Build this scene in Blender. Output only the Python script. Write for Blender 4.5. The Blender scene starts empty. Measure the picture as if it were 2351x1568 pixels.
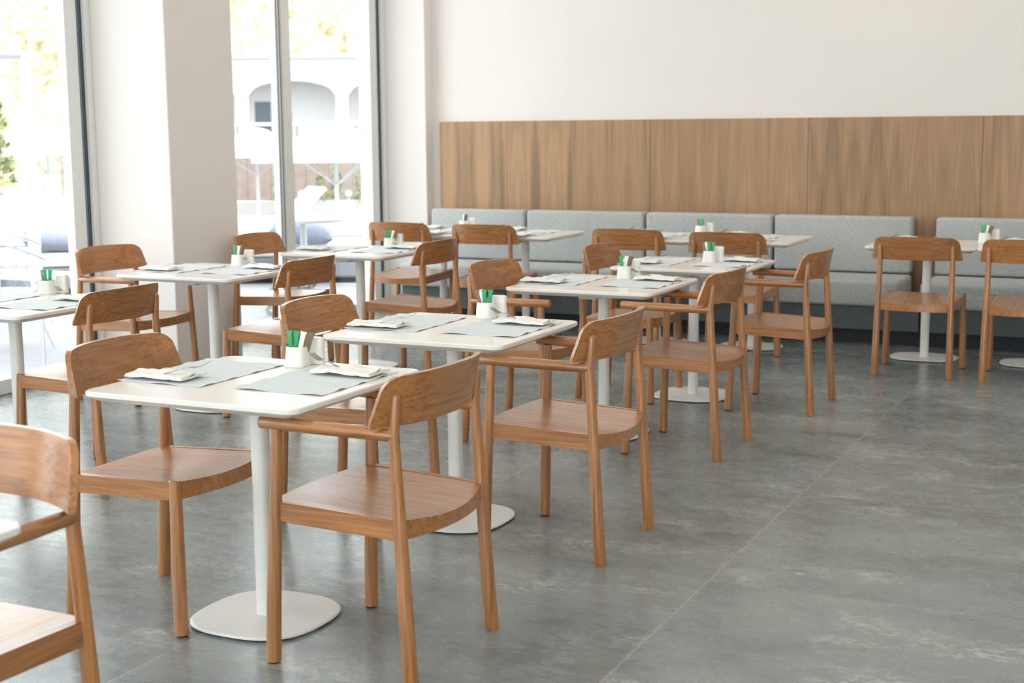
import bpy, bmesh, math, random
from mathutils import Vector, Matrix
random.seed(7)
PI = math.pi
S = bpy.context.scene
COL = S.collection

# ---------------------------------------------------------------- camera
F_PX, PITCH, YAW, ROLL, H = 3261.09, 0.1478493, 0.4450763, -0.0084534, 1.443965
f_ = Vector((-math.sin(YAW) * math.cos(PITCH), math.cos(YAW) * math.cos(PITCH), -math.sin(PITCH)))
r_ = Vector((math.cos(YAW), math.sin(YAW), 0))
u_ = r_.cross(f_)
r2 = r_ * math.cos(ROLL) + u_ * math.sin(ROLL)
u2 = -r_ * math.sin(ROLL) + u_ * math.cos(ROLL)
cd = bpy.data.cameras.new('camera')
cam = bpy.data.objects.new('camera', cd)
COL.objects.link(cam)
M = Matrix((r2, u2, -f_)).transposed().to_4x4()
M.translation = Vector((0, 0, H))
cam.matrix_world = M
cd.sensor_width = 36
cd.lens = F_PX * 36 / 2351
cd.clip_end = 300
cd.dof.use_dof = True
cd.dof.focus_distance = 4.9
cd.dof.aperture_fstop = 4.5
S.camera = cam

# ---------------------------------------------------------------- world, sun, exposure
w = bpy.data.worlds.new('sky')
S.world = w
w.use_nodes = True
nt = w.node_tree
bg = nt.nodes['Background']
bg.inputs[0].default_value = (0.95, 0.975, 1.0, 1)
bg.inputs[1].default_value = 3.0
sd = bpy.data.lights.new('sun', 'SUN')
sd.energy = 4.0
sd.angle = math.radians(0.6)
sd.color = (1.0, 0.93, 0.82)
sun = bpy.data.objects.new('sun', sd)
COL.objects.link(sun)
sun.rotation_euler = Vector((-0.50, 0.22, -0.84)).to_track_quat('-Z', 'Y').to_euler()
sun.location = (0, 0, 12)
S.view_settings.view_transform = 'Standard'
S.view_settings.look = 'None'
S.view_settings.gamma = 1
S.view_settings.use_curve_mapping = False
S.view_settings.exposure = 0.68
S.cycles.max_bounces = 10
S.cycles.diffuse_bounces = 6
S.cycles.transparent_max_bounces = 12
S.cycles.sample_clamp_indirect = 6
S.cycles.use_denoising = True


def portal(name, loc, sx, sy, direction):
    d = bpy.data.lights.new(name, 'AREA')
    d.shape = 'RECTANGLE'
    d.size, d.size_y = sx, sy
    d.cycles.is_portal = True
    o = bpy.data.objects.new(name, d)
    COL.objects.link(o)
    o.location = loc
    o.rotation_euler = Vector(direction).to_track_quat('-Z', 'Y').to_euler()


# ---------------------------------------------------------------- node helpers
class NT:
    def __init__(self, name):
        m = bpy.data.materials.new(name)
        m.use_nodes = True
        self.m, self.t = m, m.node_tree
        self.b = self.t.nodes['Principled BSDF']
        self.tc = self.n('ShaderNodeTexCoord')

    def n(self, kind, **kw):
        nd = self.t.nodes.new(kind)
        for k, v in kw.items():
            setattr(nd, k, v)
        return nd

    def l(self, a, b):
        self.t.links.new(a, b)

    def set(self, nd, key, v):
        if hasattr(v, 'links') or isinstance(v, bpy.types.NodeSocket):
            self.l(v, nd.inputs[key])
        else:
            nd.inputs[key].default_value = v

    def mapping(self, scale=(1, 1, 1), loc=(0, 0, 0), src='Object', vec=None):
        mp = self.n('ShaderNodeMapping')
        mp.inputs['Scale'].default_value = scale
        mp.inputs['Location'].default_value = loc
        self.l(vec if vec is not None else self.tc.outputs[src], mp.inputs['Vector'])
        return mp.outputs[0]

    def noise(self, vec, scale, detail=4, rough=.55, dist=0.0):
        nd = self.n('ShaderNodeTexNoise')
        self.l(vec, nd.inputs['Vector'])
        nd.inputs['Scale'].default_value = scale
        nd.inputs['Detail'].default_value = detail
        nd.inputs['Roughness'].default_value = rough
        nd.inputs['Distortion'].default_value = dist
        return nd.outputs['Fac']

    def math(self, op, a, b=None, c=None):
        nd = self.n('ShaderNodeMath', operation=op)
        self.set(nd, 0, a)
        if b is not None: self.set(nd, 1, b)
        if c is not None: self.set(nd, 2, c)
        return nd.outputs[0]

    def ramp(self, fac, stops, interp='LINEAR'):
        nd = self.n('ShaderNodeValToRGB')
        self.l(fac, nd.inputs[0])
        cr = nd.color_ramp
        cr.interpolation = interp
        while len(cr.elements) < len(stops): cr.elements.new(0.5)
        for e, (p, c) in zip(cr.elements, stops):
            e.position = p
            e.color = (*c, 1) if len(c) == 3 else c
        return nd.outputs[0]

    def mix(self, fac, a, b, blend='MIX'):
        nd = self.n('ShaderNodeMix', data_type='RGBA', blend_type=blend)
        self.set(nd, 0, fac)
        for k, v in ((6, a), (7, b)):
            if isinstance(v, bpy.types.NodeSocket): self.l(v, nd.inputs[k])
            else: nd.inputs[k].default_value = (*v, 1)
        return nd.outputs[2]

    def base(self, v):
        if isinstance(v, bpy.types.NodeSocket): self.l(v, self.b.inputs['Base Color'])
        else: self.b.inputs['Base Color'].default_value = (*v, 1)

    def rough(self, v):
        self.set(self.b, 'Roughness', v)

    def bump(self, h, strength, dist=0.002):
        nd = self.n('ShaderNodeBump')
        nd.inputs['Strength'].default_value = strength
        nd.inputs['Distance'].default_value = dist
        self.l(h, nd.inputs['Height'])
        self.l(nd.outputs[0], self.b.inputs['Normal'])


def plain(name, col, rough=.5, metal=0.0, var=0.03, scale=8):
    t = NT(name)
    v = t.noise(t.mapping(), scale, 3)
    c0 = tuple(max(0, x * (1 - var)) for x in col)
    c1 = tuple(min(1, x * (1 + var)) for x in col)
    t.base(t.ramp(v, [(.3, c0), (.7, c1)]))
    t.rough(rough)
    t.b.inputs['Metallic'].default_value = metal
    return t.m


def wood(name, axis, dark, mid, light, rough=.42, ring=9.0, fine=1.0, per_object=True):
    t = NT(name)
    vec = t.tc.outputs['Object']
    if per_object:
        oi = t.n('ShaderNodeObjectInfo')
        off = t.n('ShaderNodeVectorMath', operation='MULTIPLY_ADD')
        cmb = t.n('ShaderNodeCombineXYZ')
        t.l(oi.outputs['Random'], cmb.inputs[0])
        t.l(oi.outputs['Random'], cmb.inputs[1])
        t.l(oi.outputs['Random'], cmb.inputs[2])
        t.l(cmb.outputs[0], off.inputs[0])
        off.inputs[1].default_value = (13.7, 29.1, 41.3)
        t.l(vec, off.inputs[2])
        vec = off.outputs[0]
    a = [7, 7, 7]
    a[axis] = .7
    g = t.noise(t.mapping(tuple(a), vec=vec), 1.0, 2, .4, .35)
    rings = t.math('PINGPONG', t.math('MULTIPLY', g, ring * 2), 1.0)
    b = [130, 130, 130]
    b[axis] = 2.4
    fib = t.noise(t.mapping(tuple(b), vec=vec), 1.0, 3, .6)
    tone = t.noise(t.mapping((2, 2, 2), vec=vec), 1.0, 1)
    v = t.math('ADD', t.math('MULTIPLY', rings, .15), t.math('MULTIPLY', fib, .85 * fine))
    v = t.math('ADD', v, t.math('MULTIPLY', t.math('SUBTRACT', tone, .5), .12))
    c = t.ramp(v, [(.30, dark), (.50, mid), (.74, light)])
    if per_object:
        k = t.math('MULTIPLY_ADD', oi.outputs['Random'], .22, .89)
        hsv = t.n('ShaderNodeHueSaturation')
        t.l(c, hsv.inputs['Color'])
        t.l(k, hsv.inputs['Value'])
        c = hsv.outputs[0]
    t.base(c)
    t.rough(t.ramp(fib, [(.2, (rough + .10,) * 3), (.8, (rough - .05,) * 3)]))
    t.b.inputs['Coat Weight'].default_value = 1.0
    t.b.inputs['Coat Roughness'].default_value = .24
    t.bump(fib, .12, .001)
    return t.m


OAK = ((.215, .075, .014), (.355, .136, .029), (.45, .192, .052))
MAT = {}
for i, k in enumerate('xyz'):
    MAT['oak_' + k] = wood('honey_oak_' + k, i, *OAK)
MAT['white_metal'] = plain('white_powder_coat', (.80, .79, .76), .38, 0, .015)
MAT['black_rubber'] = plain('black_rubber', (.02, .02, .02), .7)
MAT['bracket'] = plain('pale_grey_steel', (.62, .62, .60), .45, .1)
MAT['ceramic'] = plain('white_glazed_ceramic', (.78, .76, .71), .18, 0, .02)
MAT['steel'] = plain('cutlery_steel', (.34, .35, .36), .25, 1.0, .05, 30)
MAT['green_paper'] = plain('green_sachet_paper', (.01, .34, .12), .45, 0, .2, 60)
MAT['white_paper'] = plain('white_sachet_paper', (.80, .77, .74), .55, 0, .06, 60)
MAT['brown_paper'] = plain('brown_sachet_paper', (.20, .13, .08), .55, 0, .25, 60)
MAT['wall'] = plain('white_wall_paint', (.78, .735, .698), .7, 0, .012, 2)
MAT['ceiling'] = plain('white_ceiling_paint', (.85, .85, .84), .8)
MAT['frame'] = plain('white_window_frame', (.78, .78, .77), .4)
MAT['gasket'] = plain('blue_grey_gasket', (.15, .20, .235), .35, .2, .1)
MAT['gasket_black'] = plain('black_gasket', (.012, .012, .014), .5)


def laminate():
    t = NT('white_laminate')
    n1 = t.noise(t.mapping(), 3, 3)
    t.base(t.ramp(n1, [(.3, (.80, .755, .705)), (.7, (.835, .79, .74))]))
    t.rough(.2)
    return t.m


MAT['laminate'] = laminate()


def linen(name, c0, c1, sx=1.0):
    t = NT(name)
    a = t.noise(t.mapping((900, 60, 60)), 1, 2)
    b = t.noise(t.mapping((60, 900, 60)), 1, 2)
    v = t.math('MULTIPLY', t.math('ADD', a, b), .5)
    t.base(t.ramp(v, [(.35, c0), (.65, c1)]))
    t.rough(.85)
    soft = t.noise(t.mapping((3, 14, 8)), 1.6, 3, .5, .4)
    t.bump(soft, .5, .006)
    return t.m


MAT['placemat'] = linen('blue_grey_linen', (.58, .625, .64), (.68, .715, .72))
MAT['napkin'] = linen('white_cotton', (.76, .74, .69), (.84, .82, .77))


def upholstery():
    t = NT('heathered_grey_fabric')
    a = t.noise(t.mapping((35, 130, 230)), 1, 4, .7)
    b = t.noise(t.mapping((230, 130, 60)), 1, 3, .7)
    v = t.math('ADD', t.math('MULTIPLY', a, .6), t.math('MULTIPLY', b, .4))
    big = t.noise(t.mapping((3, 3, 3)), 1, 2)
    v = t.math('ADD', v, t.math('MULTIPLY', t.math('SUBTRACT', big, .5), .12))
    t.base(t.ramp(v, [(.30, (.27, .285, .285)), (.5, (.43, .445, .435)), (.68, (.60, .61, .59))]))
    t.rough(.95)
    wr = t.noise(t.mapping((7, 9, 3)), 1.2, 3, .5, .8)
    t.bump(t.math('ADD', t.math('MULTIPLY', wr, 1.0), t.math('MULTIPLY', v, .12)), .55, .012)
    return t.m


MAT['fabric'] = upholstery()
MAT['fabric_dark'] = plain('dark_grey_fabric', (.10, .12, .12), .9, 0, .15, 60)
MAT['toe_kick'] = plain('black_toe_kick', (.012, .015, .02), .6)


def veneer():
    # crown-cut oak veneer, leaves about 0.3 m wide, grain running upwards
    t = NT('oak_veneer')
    geo = t.n('ShaderNodeNewGeometry')
    sp = t.n('ShaderNodeSeparateXYZ')
    t.l(geo.outputs['Position'], sp.inputs[0])
    lw = .31
    xs = t.math('DIVIDE', sp.outputs[0], lw)
    leaf = t.math('FLOOR', xs)
    fx = t.math('ABSOLUTE', t.math('SUBTRACT', t.math('FRACT', xs), .5))
    cmb = t.n('ShaderNodeCombineXYZ')
    t.l(t.math('MULTIPLY', fx, 1.0), cmb.inputs[0])
    t.l(t.math('MULTIPLY', t.math('FLOOR', t.math('DIVIDE', leaf, 2.0)), 7.3), cmb.inputs[1])
    t.l(sp.outputs[2], cmb.inputs[2])
    n1 = t.noise(t.mapping((5.5, 1, .9), vec=cmb.outputs[0]), 1.0, 2, .45, .3)
    crown = t.math('ADD', t.math('MULTIPLY', t.math('POWER', fx, 2.0), 9.0), t.math('MULTIPLY', sp.outputs[2], .55))
    r = t.math('PINGPONG', t.math('MULTIPLY', t.math('ADD', t.math('MULTIPLY', n1, 1.6), crown), 6.0), 1.0)
    band = t.noise(t.mapping((3.4, 1, .75), vec=cmb.outputs[0]), 1.0, 3, .5, .7)
    fib = t.noise(t.mapping((170, 1, 4), vec=geo.outputs['Position']), 1.0, 3, .6)
    v = t.math('ADD', t.math('MULTIPLY', r, .07), t.math('MULTIPLY', band, .86))
    v = t.math('ADD', v, t.math('MULTIPLY', fib, .13))
    t.base(t.ramp(v, [(.34, (.215, .135, .075)), (.50, (.335, .200, .104)), (.68, (.45, .268, .142))]))
    t.rough(.5)
    return t.m


MAT['veneer'] = veneer()


def floor_mat():
    t = NT('concrete_look_tile')
    geo = t.n('ShaderNodeNewGeometry')
    sp = t.n('ShaderNodeSeparateXYZ')
    t.l(geo.outputs['Position'], sp.inputs[0])
    X, Y = sp.outputs[0], sp.outputs[1]
    P = geo.outputs['Position']
    gx = t.math('DIVIDE', t.math('SUBTRACT', X, -1.336), 1.192)
    gy = t.math('DIVIDE', t.math('SUBTRACT', Y, 3.054), 1.21)

    def line(g, s, wd):
        d = t.math('ABSOLUTE', t.math('SUBTRACT', t.math('FRACT', t.math('ADD', g, .5)), .5))
        return t.math('LESS_THAN', t.math('MULTIPLY', d, s), wd)
    grout = t.math('MAXIMUM', line(gx, 1.192, .0026), line(gy, 1.21, .0017))
    tid = t.n('ShaderNodeCombineXYZ')
    t.l(t.math('MULTIPLY', t.math('FLOOR', gx), 3.17), tid.inputs[0])
    t.l(t.math('MULTIPLY', t.math('FLOOR', gy), 5.71), tid.inputs[1])
    t.l(t.math('MULTIPLY_ADD', t.math('FLOOR', gx), 7.7, t.math('MULTIPLY', t.math('FLOOR', gy), 2.9)), tid.inputs[2])
    va = t.n('ShaderNodeVectorMath', operation='ADD')
    t.l(P, va.inputs[0]); t.l(tid.outputs[0], va.inputs[1])
    V = va.outputs[0]
    cloud = t.noise(t.mapping((1.0, 1.6, 1), vec=V), 1.5, 5, .6, .3)
    mott = t.noise(t.mapping((3.0, 5.5, 1), vec=V), 2.6, 7, .70, .6)
    v = t.math('ADD', t.math('MULTIPLY', cloud, .58), t.math('MULTIPLY', mott, .42))
    c = t.ramp(v, [(.36, (.112, .130, .127)), (.5, (.182, .210, .208)), (.64, (.238, .262, .250))])
    # pale worn scuffs, streaky along x, in loose groups
    grp = t.noise(t.mapping((1.5, 2.6, 1), vec=V), 1.3, 3, .55)
    st = t.noise(t.mapping((7, 15, 1), vec=V), 2.2, 8, .80, 1.6)
    sc = t.math('MULTIPLY', t.ramp(grp, [(.55, (0, 0, 0)), (.64, (1, 1, 1))]), t.ramp(st, [(.50, (0, 0, 0)), (.56, (1, 1, 1))]))
    c = t.mix(t.math('MULTIPLY', sc, .8), c, (.43, .44, .40))
    grp2 = t.noise(t.mapping((1.6, 2.5, 1), loc=(4, 9, 2), vec=V), 1.2, 3, .55)
    st2 = t.noise(t.mapping((8, 20, 1), loc=(3, 1, 0), vec=V), 2.2, 8, .8, 1.2)
    dk = t.math('MULTIPLY', t.ramp(grp2, [(.55, (0, 0, 0)), (.65, (1, 1, 1))]), t.ramp(st2, [(.51, (0, 0, 0)), (.58, (1, 1, 1))]))
    c = t.mix(t.math('MULTIPLY', dk, .35), c, (.075, .08, .07))
    c = t.mix(t.math('MULTIPLY', grout, .9), c, (.36, .345, .31))
    t.base(c)
    t.rough(t.ramp(mott, [(.3, (.20,) * 3), (.7, (.33,) * 3)]))
    t.b.inputs['IOR'].default_value = 1.75
    t.bump(t.math('SUBTRACT', mott, t.math('MULTIPLY', grout, .6)), .12, .002)
    return t.m


MAT['floor'] = floor_mat()


def fill_diffuser_mat():  # glowing face of the added ceiling fill panels
    t = NT('fill_diffuser')
    t.base((.9, .9, .88))
    t.b.inputs['Emission Color'].default_value = (1, .92, .82, 1)
    t.b.inputs['Emission Strength'].default_value = 2.3
    return t.m


MAT['fill_diffuser'] = fill_diffuser_mat()


def glass_mat():
    m = bpy.data.materials.new('window_glass')
    m.use_nodes = True
    t = m.node_tree
    t.nodes.remove(t.nodes['Principled BSDF'])
    out = t.nodes['Material Output']
    tr = t.nodes.new('ShaderNodeBsdfTransparent'); tr.inputs[0].default_value = (.93, .96, .96, 1)
    gl = t.nodes.new('ShaderNodeBsdfGlossy'); gl.inputs['Roughness'].default_value = .0
    lw = t.nodes.new('ShaderNodeLayerWeight'); lw.inputs[0].default_value = .5
    pw_ = t.nodes.new('ShaderNodeMath'); pw_.operation = 'POWER'; pw_.inputs[1].default_value = 5.0
    ma = t.nodes.new('ShaderNodeMath'); ma.operation = 'MULTIPLY_ADD'; ma.inputs[1].default_value = .95; ma.inputs[2].default_value = .035
    t.links.new(lw.outputs['Facing'], pw_.inputs[0]); t.links.new(pw_.outputs[0], ma.inputs[0])
    mx = t.nodes.new('ShaderNodeMixShader')
    t.links.new(ma.outputs[0], mx.inputs[0]); t.links.new(tr.outputs[0], mx.inputs[1]); t.links.new(gl.outputs[0], mx.inputs[2])
    t.links.new(mx.outputs[0], out.inputs[0])
    return m


MAT['glass'] = glass_mat()
MAT['patio'] = plain('pale_patio_stone', (.34, .34, .36), .7, 0, .05, 3)
MAT['render'] = plain('white_render', (.36, .35, .345), .8, 0, .03, 3)
MAT['canvas'] = plain('white_canvas', (.55, .54, .53), .9, 0, .02, 6)
MAT['outdoor_white'] = plain('white_outdoor_paint', (.55, .55, .56), .5)
MAT['cushion_blue'] = plain('blue_grey_outdoor_fabric', (.19, .21, .27), .9, 0, .1, 40)
MAT['sofa_base'] = plain('grey_outdoor_weave', (.16, .165, .19), .9, 0, .1, 60)
MAT['timber_pale'] = plain('pale_pinkish_timber', (.21, .165, .145), .8, 0, .15, 5)
MAT['leaf'] = plain('leaf_green', (.17, .20, .08), .7, 0, .4, 9)
MAT['flower'] = plain('white_petal', (.34, .34, .31), .7, 0, .1, 30)
MAT['rail_grey'] = plain('grey_rail_paint', (.14, .135, .14), .5)
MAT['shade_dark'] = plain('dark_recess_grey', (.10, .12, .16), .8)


def hill_mat():
    t = NT('sunlit_hillside_scrub')
    a = t.noise(t.mapping(), 1.6, 6, .7, .4)
    b = t.noise(t.mapping(loc=(5, 3, 1)), .8, 5, .75, .8)
    c = t.ramp(a, [(.3, (.08, .08, .03)), (.40, (.20, .155, .09)), (.48, (.31, .26, .18)), (.64, (.42, .38, .31))])
    c = t.mix(t.ramp(b, [(.62, (0, 0, 0)), (.72, (1, 1, 1))]), c, (.06, .08, .03))
    t.base(c); t.rough(.9)
    return t.m


MAT['hill'] = hill_mat()

# ---------------------------------------------------------------- mesh helpers


def obj(name, bm, mat, parent=None, smooth=None, label=None):
    me = bpy.data.meshes.new(name)
    bmesh.ops.recalc_face_normals(bm, faces=bm.faces)
    bm.to_mesh(me)
    bm.free()
    me.materials.append(MAT[mat] if isinstance(mat, str) else mat)
    if smooth is not None:
        for p in me.polygons: p.use_smooth = True
        me.set_sharp_from_angle(angle=math.radians(smooth))
    o = bpy.data.objects.new(name, me)
    COL.objects.link(o)
    if parent: o.parent = parent
    if label: o['label'] = label
    return o


def tag(o, label, cat, group=None, kind=None):
    o['label'] = label
    o['category'] = cat
    if group: o['group'] = group
    if kind: o['kind'] = kind
    return o


def thing(name, label, cat, loc=(0, 0, 0), rot=0.0, group=None):
    o = bpy.data.objects.new(name, None)
    o.empty_display_size = .1
    COL.objects.link(o)
    o.location = loc
    o.rotation_euler = (0, 0, rot)
    return tag(o, label, cat, group)


def struct(name, bm, mat, smooth=None, parent=None):
    o = obj(name, bm, mat, parent, smooth)
    if not parent: o['kind'] = 'structure'
    return o


def dup(root, loc, rot, label, group=None, name=None):
    r = root.copy()
    COL.objects.link(r)
    r.location = loc
    r.rotation_euler = (0, 0, rot)
    r['label'] = label
    if group: r['group'] = group
    for ch in list(root.children):
        c = ch.copy(); COL.objects.link(c); c.parent = r
        for g in list(ch.children):
            d = g.copy(); COL.objects.link(d); d.parent = c
    return r


def box(bm, x0, x1, y0, y1, z0, z1, bevel=0.0, seg=2):
    vs = [bm.verts.new((x, y, z)) for x in (x0, x1) for y in (y0, y1) for z in (z0, z1)]
    fs = [bm.faces.new([vs[i] for i in q]) for q in ((0, 1, 3, 2), (4, 6, 7, 5), (0, 4, 5, 1), (2, 3, 7, 6), (0, 2, 6, 4), (1, 5, 7, 3))]
    if bevel:
        es = list({e for f in fs for e in f.edges})
        bmesh.ops.bevel(bm, geom=es, offset=bevel, segments=seg, affect='EDGES', profile=.5)
    return bm


def B(*a, **k):
    return box(bmesh.new(), *a, **k)


def tube(bm, pts, seg=16, round_ends=.0):
    """pts: list of (Vector, radius); capped tube"""
    P = [(Vector(p), r) for p, r in pts]
    if round_ends:
        def cap(a, b, r):
            d = (a - b).normalized()
            return [(a + d * r * round_ends * math.sin(t), r * math.cos(t)) for t in (PI / 2 * .93, PI / 2 * .75, PI / 2 * .5, PI / 2 * .25)]
        P = cap(P[0][0], P[1][0], P[0][1]) + P + cap(P[-1][0], P[-2][0], P[-1][1])[::-1]
    rings = []
    ref = None
    for i, (p, r) in enumerate(P):
        a = P[max(0, i - 1)][0]
        b = P[min(len(P) - 1, i + 1)][0]
        d = (b - a).normalized()
        if ref is None:
            ref = Vector((1, 0, 0)) if abs(d.x) < .8 else Vector((0, 1, 0))
        s = (ref - d * ref.dot(d)).normalized()
        ref = s
        tt = d.cross(s)
        rings.append([bm.verts.new(p + (s * math.cos(2 * PI * k / seg) + tt * math.sin(2 * PI * k / seg)) * r) for k in range(seg)])
    for a, b in zip(rings, rings[1:]):
        for k in range(seg):
            bm.faces.new((a[k], a[(k + 1) % seg], b[(k + 1) % seg], b[k]))
    bm.faces.new(rings[0][::-1])
    bm.faces.new(rings[-1])
    return bm


def T(pts, **k):
    return tube(bmesh.new(), pts, **k)


def loft(bm, rings, cap=True):
    R = [[bm.verts.new(p) for p in r] for r in rings]
    n = len(R[0])
    for a, b in zip(R, R[1:]):
        for k in range(n):
            bm.faces.new((a[k], a[(k + 1) % n], b[(k + 1) % n], b[k]))
    if cap:
        bm.faces.new(R[0][::-1])
        bm.faces.new(R[-1])
    return bm


def rrect(hx, hy, r, z, seg=6, cx=0, cy=0):
    out = []
    for sx, sy, a0 in ((1, 1, 0), (-1, 1, PI / 2), (-1, -1, PI), (1, -1, 3 * PI / 2)):
        for k in range(seg + 1):
            a = a0 + PI / 2 * k / seg
            out.append((cx + sx * (hx - r) + r * math.cos(a), cy + sy * (hy - r) + r * math.sin(a), z))
    return out


def superell(hx, hy, n, z, seg=64):
    out = []
    for k in range(seg):
        a = 2 * PI * k / seg
        c, s = math.cos(a), math.sin(a)
        out.append((hx * abs(c) ** (2 / n) * (1 if c >= 0 else -1), hy * abs(s) ** (2 / n) * (1 if s >= 0 else -1), z))
    return out


# ---------------------------------------------------------------- room shell
XW, YB, XR, YF, ZC = -5.97, 10.24, 5.2, -4.2, 3.9
struct('floor', B(XW - .12, XR + .2, YF - .2, YB + .3, -.12, 0), 'floor')
struct('ceiling', B(XW - .5, XR + .2, YF - .2, YB + .3, ZC, ZC + .3), 'ceiling')
struct('wall_back', B(XW - .3, XR + .2, YB, YB + .3, 0, ZC), 'wall')
struct('wall_right', B(XR, XR + .2, YF - .2, YB, 0, ZC), 'wall')
ZL = 3.45     # window head
struct('wall_left_lintel', B(XW - .12, XW + .10, YF, YB, ZL, ZC), 'wall').name = 'wall_left'
# columns standing in the window wall
BAYS = []
PITCHY = 3.43
cols_y = [6.69 - 3 * PITCHY, 6.69 - 2 * PITCHY, 6.69 - PITCHY, 6.69]
for k, y0 in enumerate(cols_y):
    struct('wall_left', B(XW - .16, -5.395, y0, y0 + .64, 0, ZC, bevel=.006), 'wall')
struct('wall_left', B(XW - .16, -5.575, 10.116, YB + .02, 0, ZC, bevel=.006), 'wall')
bays = [(cols_y[0] + .64, cols_y[1]), (cols_y[1] + .64, cols_y[2]), (cols_y[2] + .64, cols_y[3]), (cols_y[3] + .64, 10.116)]
for k, (a, b) in enumerate(bays):
    win = bpy.data.objects.new('window_%d' % (k + 1), None)
    COL.objects.link(win)
    win['kind'] = 'structure'
    win.location = (XW, a, 0)

    def part(nm, x0, x1, y0, y1, z0, z1, mt, bev=.003):
        bm = B(x0, x1, y0, y1, z0, z1, bevel=bev)
        bmesh.ops.translate(bm, verts=bm.verts, vec=(-XW, -a, 0))
        return obj(nm, bm, mt, win)
    mid = 8.70 - 10.116 + b
    # trim beside the column, gasket, stile (far end and near end)
    part('trim', XW - .03, XW + .03, b - .045, b - .001, 0, ZL, 'frame')
    part('gasket', XW - .05, XW + .002, b - .083, b - .045, .08, ZL, 'gasket', .001)
    part('gasket', XW - .05, XW + .004, b - .054, b - .047, .08, ZL, 'gasket_black', .0)
    part('gasket', XW - .05, XW + .004, b - .068, b - .064, .08, ZL, 'gasket_black', .0)
    part('stile', XW - .06, XW + .0, b - .185, b - .083, .08, ZL, 'frame')
    part('stile', XW - .06, XW + .0, a + .045, a + .145, .08, ZL, 'frame')
    part('trim', XW - .03, XW + .03, a + .001, a + .045, 0, ZL, 'frame')
    part('mullion', XW - .08, XW + .025, mid - .02, mid + .075, .08, ZL, 'frame')
    part('gasket', XW - .04, XW + .006, mid - .032, mid - .027, .08, ZL, 'gasket_black', .0)
    part('gasket', XW - .04, XW + .006, mid - .066, mid - .058, .08, ZL, 'gasket', .0)
    part('stile', XW - .045, XW + .004, mid - .075, mid - .020, .08, ZL, 'frame')
    part('sill', XW - .10, XW + .03, a, b, 0.001, .085, 'frame', .004)
    part('head', XW - .10, XW + .03, a, b, ZL - .06, ZL, 'frame', .004)
    part('pane', XW - .034, XW - .028, a + .14, mid - .05, .08, ZL - .05, 'glass', 0)
    part('pane', XW - .034, XW - .028, mid + .02, b - .18, .08, ZL - .05, 'glass', 0)
    portal('window_portal', (XW - .12, (a + b) / 2, ZL / 2 + .05), b - a, ZL, (1, 0, 0))
# glazed front behind the camera
fr = bpy.data.objects.new('window_5', None)
COL.objects.link(fr); fr['kind'] = 'structure'; fr.location = (0, YF, 0)
for x in (-5.9, -3.7, -1.5, .7, 2.9, 5.1):
    obj('mullion', B(x - .04, x + .04, -.05, .05, 0, ZL), 'frame', fr)
obj('head', B(XW, XR, -.06, .06, ZL, ZC), 'frame', fr)
obj('sill', B(XW, XR, -.06, .06, .001, .09), 'frame', fr)
obj('pane', B(XW + .06, XR - .03, -.004, .004, .09, ZL), 'glass', fr)
portal('window_portal', ((XW + XR) / 2, YF - .15, ZL / 2 + .05), XR - XW, ZL, (0, 1, 0))

# unseen ceiling panels added as top fill for the table tops
CL = 0
for ix, x in enumerate((-4.3, -1.9, .5, 2.9)):
    for iy, y in enumerate((-2.6, -.2, 2.2, 4.6, 7.0, 9.2)):
        t = thing('added_fill_light', 'added square ceiling fill light in row %s from the windows, %s from the back wall' % (('first', 'second', 'third', 'fourth')[ix], ('sixth', 'fifth', 'fourth', 'third', 'second', 'first')[iy]),
                  'ceiling light', (x, y, ZC - .012), 0, 'added overhead fill lights')
        obj('frame', B(-.32, .32, -.32, .32, 0, .012), 'frame', t)
        obj('diffuser', B(-.30, .30, -.30, .30, -.004, -.0005), 'fill_diffuser', t)
        ld = bpy.data.lights.new('fill_lamp', 'AREA')
        ld.shape = 'SQUARE'; ld.size = .6; ld.energy = 3.0; ld.color = (1.0, .87, .75)
        lo = bpy.data.objects.new('fill_lamp', ld); COL.objects.link(lo)
        lo.location = (0, 0, -.008); lo.parent = t
# oak wall panelling
seams = [-5.50, -4.90, -3.70, -2.50, -1.30, -.10, 1.10]
names = ['narrow oak veneer wall panel in the corner by the window',
         'oak veneer wall panel above the two leftmost bench cushions',
         'oak veneer wall panel above the second and third bench cushions',
         'oak veneer wall panel above the third and fourth bench cushions',
         'oak veneer wall panel at the right edge, above the right-hand bench',
         'oak veneer wall panel farthest to the right']
for i in range(5):
    a, b = seams[i], seams[i + 1]
    tag(obj('wall_panel', B(a + .0012, b - .0012, YB - .035, YB - .001, 0.001, 1.513, bevel=.0015, seg=1), 'veneer'),
        names[i], 'wall panel', 'oak veneer panels along the back wall')


# ---------------------------------------------------------------- bench
def cushion(x0, x1, y0, y1, z0, z1, r=.02, n=10):
    """softly pillowed upholstered block"""
    bm = bmesh.new()
    box(bm, x0, x1, y0, y1, z0, z1)
    bmesh.ops.subdivide_edges(bm, edges=bm.edges[:], cuts=0)
    bmesh.ops.bevel(bm, geom=bm.edges[:], offset=r, segments=3, affect='EDGES', profile=.5)
    return bm


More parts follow.
